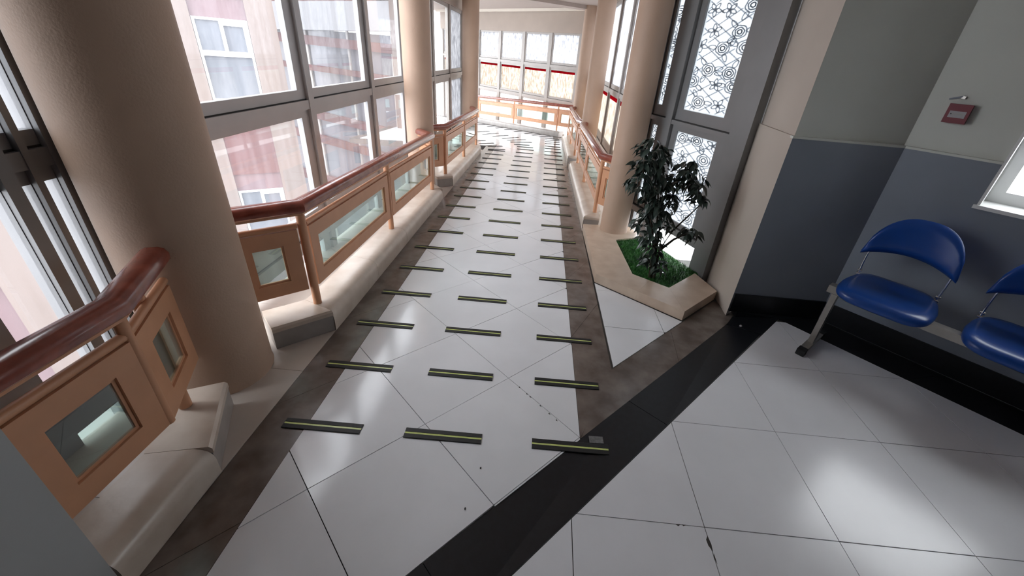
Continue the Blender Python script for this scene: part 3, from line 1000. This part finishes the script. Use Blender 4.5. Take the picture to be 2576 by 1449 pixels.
# added light-blocking panel at the near window, and the lobby behind the camera
wallbox('wall_added_light_block', 'added dark grey panel blocking window light behind the nearest railing', V2(-0.95, -0.40), V2(-0.95, 0.10), 0.1, -0.9, TOP, MT['facgrey'], -1)  # put in to cut window light on the thick near column
b = MB()
b.box(-0.9, 9.0, -5.2, -5.0, -0.1, 0.7)
b.box(-0.9, 9.0, -5.2, -5.0, 2.25, TOP + 0.1)
b.box(-0.9, 9.0, -5.2, -5.0, 0.7, 2.25)
struct(b.build('wall_rear', MT['wall_pale']), 'lobby wall behind the camera', 'wall')
cl = structroot('ceiling', 'cream ceiling over the ramp and the lobby', 'ceiling', (0, 0, TOP))
b = MB(); b.prism([(-1.05, -0.4), (2.0, -0.4), (2.45, 1.7), (2.45, 2.3), (1.95, 3.3), (1.95, 9.3), (-1.05, 7.4)], TOP, TOP + 0.12)
b.build('ceiling_slab', MT['ceil'], cl)
b = MB(); b.prism([(-1.05, 7.4), (1.95, 9.3), (2.0, 9.75), (-3.0, 14.75), (-4.8, 11.5)], TOP, TOP + 0.12)
b.build('ceiling_slab', MT['ceil'], cl)
b = MB(); b.prism([(-0.95, -0.41), (-0.95, -5.2), (9.2, -5.2), (9.2, -4.6), (3.2, 2.1), (2.45, 1.9), (2.45, 1.7), (2.0, -0.41)], TOP + 0.1, TOP + 0.2)
b.build('ceiling_slab', MT['ceil'], cl)
# beam and cornice at the far end
b = MB(); b.prism([(-1.0, 7.9), (1.75, 9.62), (1.75, 9.95), (-1.2, 8.35)], TOP - 0.07, TOP - 0.0005)
b.build('ceiling_beam', MT['ceil'], cl)
b = MB(); b.beam((-2.9, 14.2, TOP - 0.03), (1.62, 9.83, TOP - 0.03), 0.12, 0.055)
b.build('ceiling_cornice', MT['ceilw'], cl)

# ------------------------------------------------------------------ planter with artificial grass and tree
PZ = 0.0768
zp = lambda x, y: rz(y) + PZ
pl = thing('planter', 'beige stone-rimmed planter with green plastic grass beside the right column', 'planter', (1.75, 1.9, rz(1.9)))
outer = [V2(1.845, 1.448), V2(1.285, 1.912), V2(1.276, 3.07), V2(1.76, 3.12), V2(2.205, 2.085), V2(2.20, 1.80)]
inner = [V2(1.828, 1.785), V2(1.585, 1.970), V2(1.560, 2.70), V2(1.86, 2.86), V2(2.165, 2.12), V2(2.125, 2.09)]
def rimstone(a, b_, c, d_):
    g_ = MB()
    cen = (a + b_ + c + d_) / 4
    q = [p.lerp(cen, 0.0022) for p in (a, b_, c, d_)]
    g_.prism([(p.x, p.y) for p in q], up(zramp, 0.0015), zp)
    o = g_.build('rim_stone', MT['planter'], pl)
    return o
def rim(o0, o1, i0, i1, n):
    for k in range(n):
        t0, t1 = k / n, (k + 1) / n
        rimstone(o0.lerp(o1, t0), o0.lerp(o1, t1), i0.lerp(i1, t1), i0.lerp(i1, t0))
rim(outer[0], outer[1], inner[0], inner[1], 2)
rim(outer[1], outer[2], inner[1], inner[2], 2)
rim(outer[2], outer[3], inner[2], inner[3], 1)
rim(outer[5], outer[0], inner[5], inner[0], 1)
b = MB()
b.prism([(p.x, p.y) for p in inner], up(zramp, 0.002), up(zramp, 0.058))
b.build('turf_base', MT['grass'], pl)
b = MB()
poly = [(p.x, p.y) for p in inner]
if area(poly) < 0: poly = poly[::-1]
def inpoly(x, y):
    c = False
    for i in range(len(poly)):
        x0, y0 = poly[i]; x1, y1 = poly[i - 1]
        if (y0 > y) != (y1 > y) and x < (x1 - x0) * (y - y0) / (y1 - y0) + x0:
            c = not c
    return c
k = 0
while k < 9000:
    x, y = random.uniform(1.55, 2.18), random.uniform(1.78, 2.87)
    if not inpoly(x, y):
        continue
    k += 1
    z = rz(y) + 0.056
    a = random.uniform(0, 6.283)
    h = random.uniform(0.012, 0.026)
    w = 0.0022
    lx, ly = random.uniform(-0.012, 0.012), random.uniform(-0.012, 0.012)
    b.add([(x - w * math.cos(a), y - w * math.sin(a), z), (x + w * math.cos(a), y + w * math.sin(a), z), (x + lx, y + ly, z + h)], [(0, 1, 2)])
gr = b.build('grass', MT['grass'], pl)
gr['kind'] = 'stuff'

tree = thing('artificial_tree', 'dark green artificial ficus tree standing in the planter', 'tree', (1.735, 1.965, rz(1.95) + 0.057))
tx, ty, tz = 1.735, 1.965, rz(1.95) + 0.057
stems = [
    [(tx, ty, tz), (1.70, 1.96, 0.30), (1.66, 1.95, 0.55), (1.60, 1.93, 0.80), (1.555, 1.92, 1.02)],
    [(tx + 0.012, ty + 0.01, tz), (1.72, 1.97, 0.28), (1.70, 1.98, 0.55), (1.76, 1.96, 0.76), (1.83, 1.94, 0.90)],
    [(tx - 0.012, ty, tz), (1.69, 1.93, 0.25), (1.63, 1.90, 0.45), (1.56, 1.88, 0.60), (1.50, 1.87, 0.72)],
    [(tx + 0.02, ty - 0.01, tz), (1.74, 1.95, 0.25), (1.80, 1.95, 0.42), (1.89, 1.94, 0.56), (1.95, 1.93, 0.66)],
    [(1.74, 1.95, 0.25), (1.82, 1.93, 0.36), (1.90, 1.92, 0.42), (1.96, 1.92, 0.40)],
    [(1.66, 1.95, 0.55), (1.56, 1.93, 0.68), (1.49, 1.92, 0.82), (1.46, 1.91, 0.95)],
]
for s in stems:
    b = MB()
    b.tube(s, [0.011 - 0.008 * i / (len(s) - 1) for i in range(len(s))], 7)
    b.build('stem', MT['trunk'], tree, smooth=60)
def leaf_mesh(curl):
    """pointed leaf, base at origin, pointing along +X, drooping toward -Z, folded along the midrib"""
    b = MB()
    L, W_ = 0.080, 0.0165
    n = 6
    rows = []
    for i in range(n + 1):
        t = i / n
        w = W_ * math.sin(math.pi * min(1, t * 1.02) ** 0.8) * (1 - 0.12 * t) if i < n else 0.0004
        w = max(w, 0.0008)
        x = L * t * (1 - 0.10 * curl * t)
        z = -curl * 0.030 * t * t
        rows.append([(x, -w, z + w * 0.35), (x, 0, z), (x, w, z + w * 0.35)])
    v = [p for r in rows for p in r]
    f = []
    for i in range(n):
        for k in (0, 1):
            f.append((i * 3 + k, i * 3 + 3 + k, i * 3 + 4 + k, i * 3 + 1 + k))
    b.add(v, f)
    return b
leafs = []
for c in (0.4, 0.9, 1.5):
    lb_ = leaf_mesh(c)
    me = bpy.data.meshes.new('leaf')
    me.from_pydata(lb_.v, [], lb_.f)
    me.polygons.foreach_set('use_smooth', [True] * len(me.polygons))
    me.materials.append(MT['leaf'])
    leafs.append((me, lb_))
# leaf clusters: centre, radius (x, y, z), count
clusters = [
    ((1.515, 1.92, 1.000), (0.11, 0.09, 0.055), 44),
    ((1.49, 1.91, 0.885), (0.10, 0.09, 0.070), 40),
    ((1.60, 1.92, 0.900), (0.08, 0.09, 0.085), 36),
    ((1.48, 1.90, 0.770), (0.10, 0.09, 0.065), 40),
    ((1.60, 1.93, 0.755), (0.10, 0.10, 0.085), 44),
    ((1.72, 1.94, 0.760), (0.08, 0.09, 0.075), 34),
    ((1.80, 1.94, 0.865), (0.10, 0.08, 0.060), 38),
    ((1.88, 1.94, 0.765), (0.09, 0.08, 0.060), 34),
    ((1.92, 1.94, 0.680), (0.07, 0.08, 0.045), 24),
    ((1.60, 1.92, 0.620), (0.10, 0.10, 0.075), 44),
    ((1.70, 1.94, 0.610), (0.10, 0.10, 0.075), 40),
    ((1.57, 1.92, 0.480), (0.09, 0.10, 0.070), 34),
    ((1.70, 1.94, 0.465), (0.09, 0.10, 0.065), 34),
    ((1.92, 1.93, 0.415), (0.075, 0.07, 0.055), 28),
    ((1.65, 1.93, 0.330), (0.09, 0.10, 0.080), 34),
    ((1.68, 1.93, 0.200), (0.085, 0.09, 0.070), 34),
    ((1.77, 1.93, 0.120), (0.07, 0.08, 0.045), 16),
]
mats = []
camp = Vector((0.758, -0.910, 1.497))
for (cx, cy, cz), (rx, ry_, rzz), n in clusters:
    for i in range(int(n * 1.35)):
        while True:
            p = Vector((random.uniform(-1, 1), random.uniform(-1, 1), random.uniform(-1, 1)))
            if p.length < 1:
                break
        pos = Vector((cx + p.x * rx * 1.12, cy + p.y * ry_ * 1.1, cz + p.z * rzz * 1.12))
        a = math.atan2(p.y * 0.8 + random.uniform(-0.5, 0.5), p.x + random.uniform(-0.5, 0.5))
        pitch_ = random.uniform(0.0, 1.0)
        m = Matrix.Translation(pos) @ Matrix.Rotation(a, 4, 'Z') @ Matrix.Rotation(pitch_, 4, 'Y') @ Matrix.Rotation(random.uniform(-0.6, 0.6), 4, 'X') @ Matrix.Scale(random.uniform(0.75, 1.15), 4)
        m = m @ Matrix.Translation((-0.03, 0, 0))
        mats.append(m)
mats.sort(key=lambda m: (m.translation - camp).length)
rest = MB()
inv = tree.matrix_world.inverted()
for i, m in enumerate(mats):
    me, lb_ = leafs[i % 3]
    if i < 298:
        o = bpy.data.objects.new('leaf', me)
        C.objects.link(o)
        o.parent = tree
        o.matrix_parent_inverse = inv
        o.matrix_world = m
    else:
        rest.add([m @ Vector(p) for p in lb_.v], lb_.f)
o = rest.build('inner_leaves', MT['leaf'], tree, smooth=80)
o['kind'] = 'stuff'

# ------------------------------------------------------------------ row of blue waiting seats
FO = V2(2.462, 1.116)
def bp(s, t, z):
    p = FO + D * s + N * t
    return Vector((p.x, p.y, z))
bench = thing('waiting_bench', 'row of blue padded waiting seats on a steel beam along the right wall', 'bench', bp(0.5, 0.2, 0))
b = MB()
b.beam(bp(-0.045, 0.165, 0.415), bp(1.72, 0.165, 0.415), 0.055, 0.045)
b.build('beam', MT['steel'], bench)
b = MB()
b.beam(bp(-0.047, 0.165, 0.415), bp(-0.0455, 0.165, 0.415), 0.051, 0.041)
b.build('beam_cap', MT['rubber'], bench)
for s in (0.0, 1.64):
    b = MB()
    b.beam(bp(s, 0.00, 0.026), bp(s, 0.36, 0.026), 0.042, 0.024)
    lg = b.build('foot_bar', MT['steel'], bench)
    b = MB()
    b.beam(bp(s, 0.165, 0.036), bp(s, 0.165, 0.392), 0.030, 0.055, up=Vector((N.x, N.y, 0)))
    b.build('upright', MT['steel'], bench)
    for t in (-0.005, 0.365):
        b = MB()
        a0, a1 = (t, t + 0.05) if t < 0.1 else (t - 0.05, t)
        b.beam(bp(s, a0, 0.0205), bp(s, a1, 0.0205), 0.047, 0.040)
        b.build('rubber_foot', MT['rubber'], lg)
def seat_unit(s0):
    W_ = 0.44
    # cushion: rounded superellipse plan, crowned top, rolled front edge
    rings = []
    n = 40
    def ring(k, z, dome=0.0):
        r = []
        for i in range(n):
            a = 2 * math.pi * i / n
            ca, sa = math.cos(a), math.sin(a)
            x = math.copysign(abs(ca) ** 0.42, ca) * W_ / 2 * k
            y = math.copysign(abs(sa) ** 0.52, sa) * 0.205 * k
            fr = max(0.0, -y / 0.205)
            taper = 1 - 0.12 * max(0, y / 0.205)
            zz = z - 0.018 * fr ** 3 + 0.014 * max(0, y / 0.205) ** 2
            r.append(bp(s0 + W_ / 2 - 0.012 + x * taper, 0.235 + y, zz))
        return r
    for k, z in ((0.86, 0.428), (0.95, 0.430), (0.985, 0.438), (1.0, 0.452), (0.985, 0.466), (0.94, 0.476), (0.80, 0.480), (0.5, 0.476), (0.15, 0.474)):
        rings.append(ring(k, z))
    b = MB()
    b.loft(rings)
    st = b.build('seat', MT['blue'], bench, smooth=60)
    # backrest: half-moon pad, curved in plan
    cols_ = 26
    front, back = [], []
    hw = 0.215
    grid_f, grid_b = [], []
    for i in range(cols_ + 1):
        u = -1 + 2 * i / cols_
        x = hw * u
        topz = 0.620 + 0.235 * max(0.0, 1 - abs(u) ** 2.6) ** 0.55 + 0.012
        botz = 0.612 + 0.045 * (1 - u * u)
        curve = -0.055 * u * u
        cf, cb = [], []
        for j in range(9):
            v = j / 8
            z = botz + (topz - botz) * v
            lean = 0.405 + 0.10 * (z - 0.6)
            edge = min(1.0, 4 * min(v, 1 - v) + 0.0) ** 0.5 * min(1.0, 8 * (1 - abs(u))) ** 0.5
            th = 0.004 + 0.020 * edge
            cf.append(bp(s0 + W_ / 2 - 0.020 + x, lean + curve - th, z))
            cb.append(bp(s0 + W_ / 2 - 0.020 + x, lean + curve + th * 0.6, z))
        grid_f.append(cf)
        grid_b.append(cb)
    b = MB()
    rings = [cf + cb[::-1] for cf, cb in zip(grid_f, grid_b)]
    b.loft(rings)
    b.build('backrest', MT['blue'], bench, smooth=70)
    for u in (-0.182, 0.182):
        b = MB()
        c = s0 + W_ / 2 - 0.016
        b.tube([bp(c + u, 0.25, 0.424), bp(c + u, 0.36, 0.430), bp(c + u * 1.01, 0.385, 0.47), bp(c + u * 1.02, 0.372, 0.56), bp(c + u * 1.02, 0.366, 0.66)], 0.0055, 10)
        rod = b.build('back_rod', MT['chrome'], bench, smooth=60)
        for z in (0.478, 0.500):
            b = MB()
            b.tube([bp(c + u * 1.01 - 0.011, 0.383, z), bp(c + u * 1.01 + 0.011, 0.383, z)], 0.008, 10)
            b.build('rod_nut', MT['chrome'], rod, smooth=60)
for s0 in (0.0, 0.545, 1.09):
    seat_unit(s0)

# ------------------------------------------------------------------ red alarm box and small things on the floor
def onwall(s, t, z):
    p = wp(s, t)
    return (p.x, p.y, z)
fb = thing('alarm_box', 'small dull red wall box with a grey label above the blue seats', 'alarm', onwall(0.135, 0.018, 1.39))
def wbox(nm, s0, s1, t0, t1, z0, z1, m, par):
    b = MB()
    b.prism([(q.x, q.y) for q in (wp(s0, t0), wp(s1, t0), wp(s1, t1), wp(s0, t1))], z0, z1)
    return b.build(nm, m, par)
wbox('box_body', 0.092, 0.185, -0.018, 0.0175, 1.347, 1.440, MT['red'], fb)
pl_ = wbox('label_plate', 0.106, 0.172, -0.0195, -0.0182, 1.374, 1.406, MT['labelw'], fb)
wbox('dark_mark', 0.112, 0.117, -0.0200, -0.0196, 1.389, 1.394, MT['gasket'], pl_)
wbox('dark_mark', 0.120, 0.165, -0.0200, -0.0196, 1.390, 1.393, MT['steel'], pl_)
cb_ = thing('wall_hook', 'small dark hook on the wall over the red box', 'hook', onwall(0.10, 0.018, 1.47))
b = MB()
b.beam(onwall(0.075, 0.012, 1.458), onwall(0.125, 0.010, 1.476), 0.006, 0.008)
b.build('hook_arm', MT['wall_low'], cb_)
b = MB()
b.beam(onwall(0.118, 0.013, 1.474), onwall(0.136, 0.010, 1.470), 0.010, 0.013)
b.build('hook_plate', MT['steel'], cb_)

b = MB()
b.box(-0.032, 0.032, -0.019, 0.019, 0, 0.0011)
o = tag(b.build('tape_patch', MT['tape']), 'small grey tape patch behind the end of the nearest right strip', 'tape')
o.location = (1.128, 0.351, rz(0.351) + 0.0025)
o.rotation_euler = (-0.03, 0, 0.03)
b = MB()
b.loft([[(1.0 * r * math.cos(a * math.pi / 5), r * math.sin(a * math.pi / 5), z) for a in range(10)] for r, z in ((0.004, 0), (0.0085, 0.003), (0.0095, 0.007), (0.007, 0.012), (0.003, 0.0145))])
o = tag(b.build('pebble', MT['labelw'], smooth=70), 'pale pebble on the black floor strip near the grey wall', 'pebble')
o.location = (2.235, 1.415, -0.028)
for k, (x, y) in enumerate(((0.632, 0.155), (0.60, -0.02))):
    b = MB()
    b.loft([[(0.6 * r * math.cos(a * math.pi / 4), r * math.sin(a * math.pi / 4), z) for a in range(8)] for r, z in ((0.003, 0), (0.0055, 0.0015), (0.003, 0.003))])
    o = tag(b.build('crumb', MT['gasket']), ('dark crumb on the white tile just below the nearest middle strip', 'dark crumb on the white tile nearer the bottom edge')[k], 'crumb', 'crumbs on the floor')
    o.location = (x, y, rz(y) + 0.0006)

# ------------------------------------------------------------------ outside: two buildings and the yard
b = MB()
b.box(-40, 40, -40, 60, -5.2, -5.0)
struct(b.build('ground', MT['ground']), 'pale paved yard far below the windows', 'ground')
FE = Vector((0.8202, 0.5721))
FNn = Vector((0.5721, -0.8202))      # toward the ramp
FP = Vector((-4.867, 7.112))
kf = 1.4
zz_ = lambda z: 1.497 + kf * (z - 1.497)
bd = thing('building', 'peach and pink apartment building with white-framed windows beyond the left glazing', 'building', (FP.x, FP.y, -5.0))
def fbx(nm, s0, s1, t0, t1, z0, z1, m, par=None):
    b = MB()
    q = [FP + FE * (s * kf) + FNn * t for s, t in ((s0, t0), (s1, t0), (s1, t1), (s0, t1))]
    b.prism([(p.x, p.y) for p in q], zz_(z0), zz_(z1))
    return b.build(nm, m, par or bd)
zlo, zhi = (-5.0 - 1.497) / kf + 1.497, 5.0
def pvcwin(s0, s1, ztop):
    """two sashes over one tall fixed pane in a white frame"""
    fr = fbx('window_frame', s0, s1, -0.10, -0.085, ztop - 0.95, ztop, MT['darkglass'])
    e = 0.028
    for a0, a1, c0, c1 in ((s0, s0 + e, ztop - 0.95, ztop), (s1 - e, s1, ztop - 0.95, ztop), (s0 + e, s1 - e, ztop - e, ztop), (s0 + e, s1 - e, ztop - 0.42, ztop - 0.36), (s0 + e, s1 - e, ztop - 0.95, ztop - 0.92), ((s0 + s1) / 2 - 0.02, (s0 + s1) / 2 + 0.02, ztop - 0.36, ztop - e)):
        fbx('frame_bar', a0, a1, -0.084, -0.045, c0, c1, MT['pvc'], fr)
    fbx('frame_bar', (s0 + s1) / 2 + 0.02, s1 - e, -0.0845, -0.055, ztop - 0.075, ztop - e, MT['pvc'], fr)
    fbx('frame_bar', s1 - e - 0.03, s1 - e, -0.0845, -0.055, ztop - 0.36, ztop - 0.075, MT['pvc'], fr)
def bay(s0, s1):
    fbx('bay_recess', s0, s1, -0.30, -0.16, zlo, zhi, MT['facmauve'])
    for k in range(-2, 3):
        zt = 1.59 + 2.17 * k
        if zz_(zt - 1.0) < -5:
            continue
        pvcwin(s0 + 0.005, s1 - 0.005, zt - 0.002)
        fbx('spandrel', s0, s1, -0.12, -0.02, zt + 0.24, zt + 1.20, MT['facpink'])
        fbx('soffit_panel', s0, s1, -0.12, -0.06, zt, zt + 0.24, MT['facmauve'])
bay(-0.365, 0.215)
bay(-3.75, -3.02)
fbx('facade_wall', -3.02, -0.365, -0.3, 0.0, zlo, zhi, MT['fac'])
fbx('facade_wall', 0.215, 0.53, -0.3, 0.0, zlo, zhi, MT['fac'])
fbx('facade_wall', -6.5, -3.75, -0.3, 0.0, zlo, zhi, MT['fac'])
b = MB()
q = [FP + FE * (s * kf) + FNn * t for s, t in ((0.53, 0.0), (0.53, -2.5), (0.50, -2.5), (0.50, -0.3))]
b.prism([(p.x, p.y) for p in q], -5.0, 7.0)
b.build('facade_wall', MT['facgrey'], bd)

wg = thing('building', 'grey banded ramp wing with pink stripes seen through the middle left panes', 'building', (-4.6, 10.0, -5.0))
WA, WB = V2(-2.6, 9.75), V2(-7.6, 10.9)
wd = (WB - WA).normalized()
wnn = Vector((-wd.y, wd.x))
if wnn.y > 0: wnn = -wnn
def wbx(nm, s0, s1, t0, t1, za, zb, m, slope=0.0):
    """za, zb heights at s = 0; slope along s"""
    b = MB()
    v = []
    for z in (za, zb):
        for s, t in ((s0, t0), (s1, t0), (s1, t1), (s0, t1)):
            p = WA + wd * s + wnn * t
            v.append((p.x, p.y, z + slope * s))
    b.add(v, [(0, 3, 2, 1), (4, 5, 6, 7), (0, 1, 5, 4), (1, 2, 6, 5), (2, 3, 7, 6), (3, 0, 4, 7)])
    return b.build(nm, m, wg)
LW = 5.1
wbx('glass_band', 0, LW, -0.6, -0.1, -5.0, 1.62, MT['bandglass'])
for za, th, sl in ((1.24, 0.20, 0.015), (0.62, 0.13, 0.03), (-0.72, 0.20, 0.09), (-1.42, 0.20, 0.12), (-2.6, 0.25, 0.12)):
    wbx('pink_band', 0, LW, -0.1, 0.0, za, za + th, MT['facpink'], sl)
wbx('concrete_band', 0, LW, -0.12, 0.12, 1.72, 2.30, MT['facgrey'], -0.05)
wbx('pink_parapet', 0, LW, -0.12, 0.05, 2.35, 4.2, MT['facpink'], -0.10)
for s in (0.35, 1.55, 2.75, 3.95):
    wbx('glazing_bar', s, s + 0.05, -0.1, -0.05, -5.0, 1.7, MT['alulight'])
wbx('pilaster', -0.35, 0.25, -0.3, 0.15, -5.0, 4.6, MT['fac'])
wbx('pilaster', 4.75, 5.1, -0.3, 0.12, -5.0, 4.6, MT['fac'])
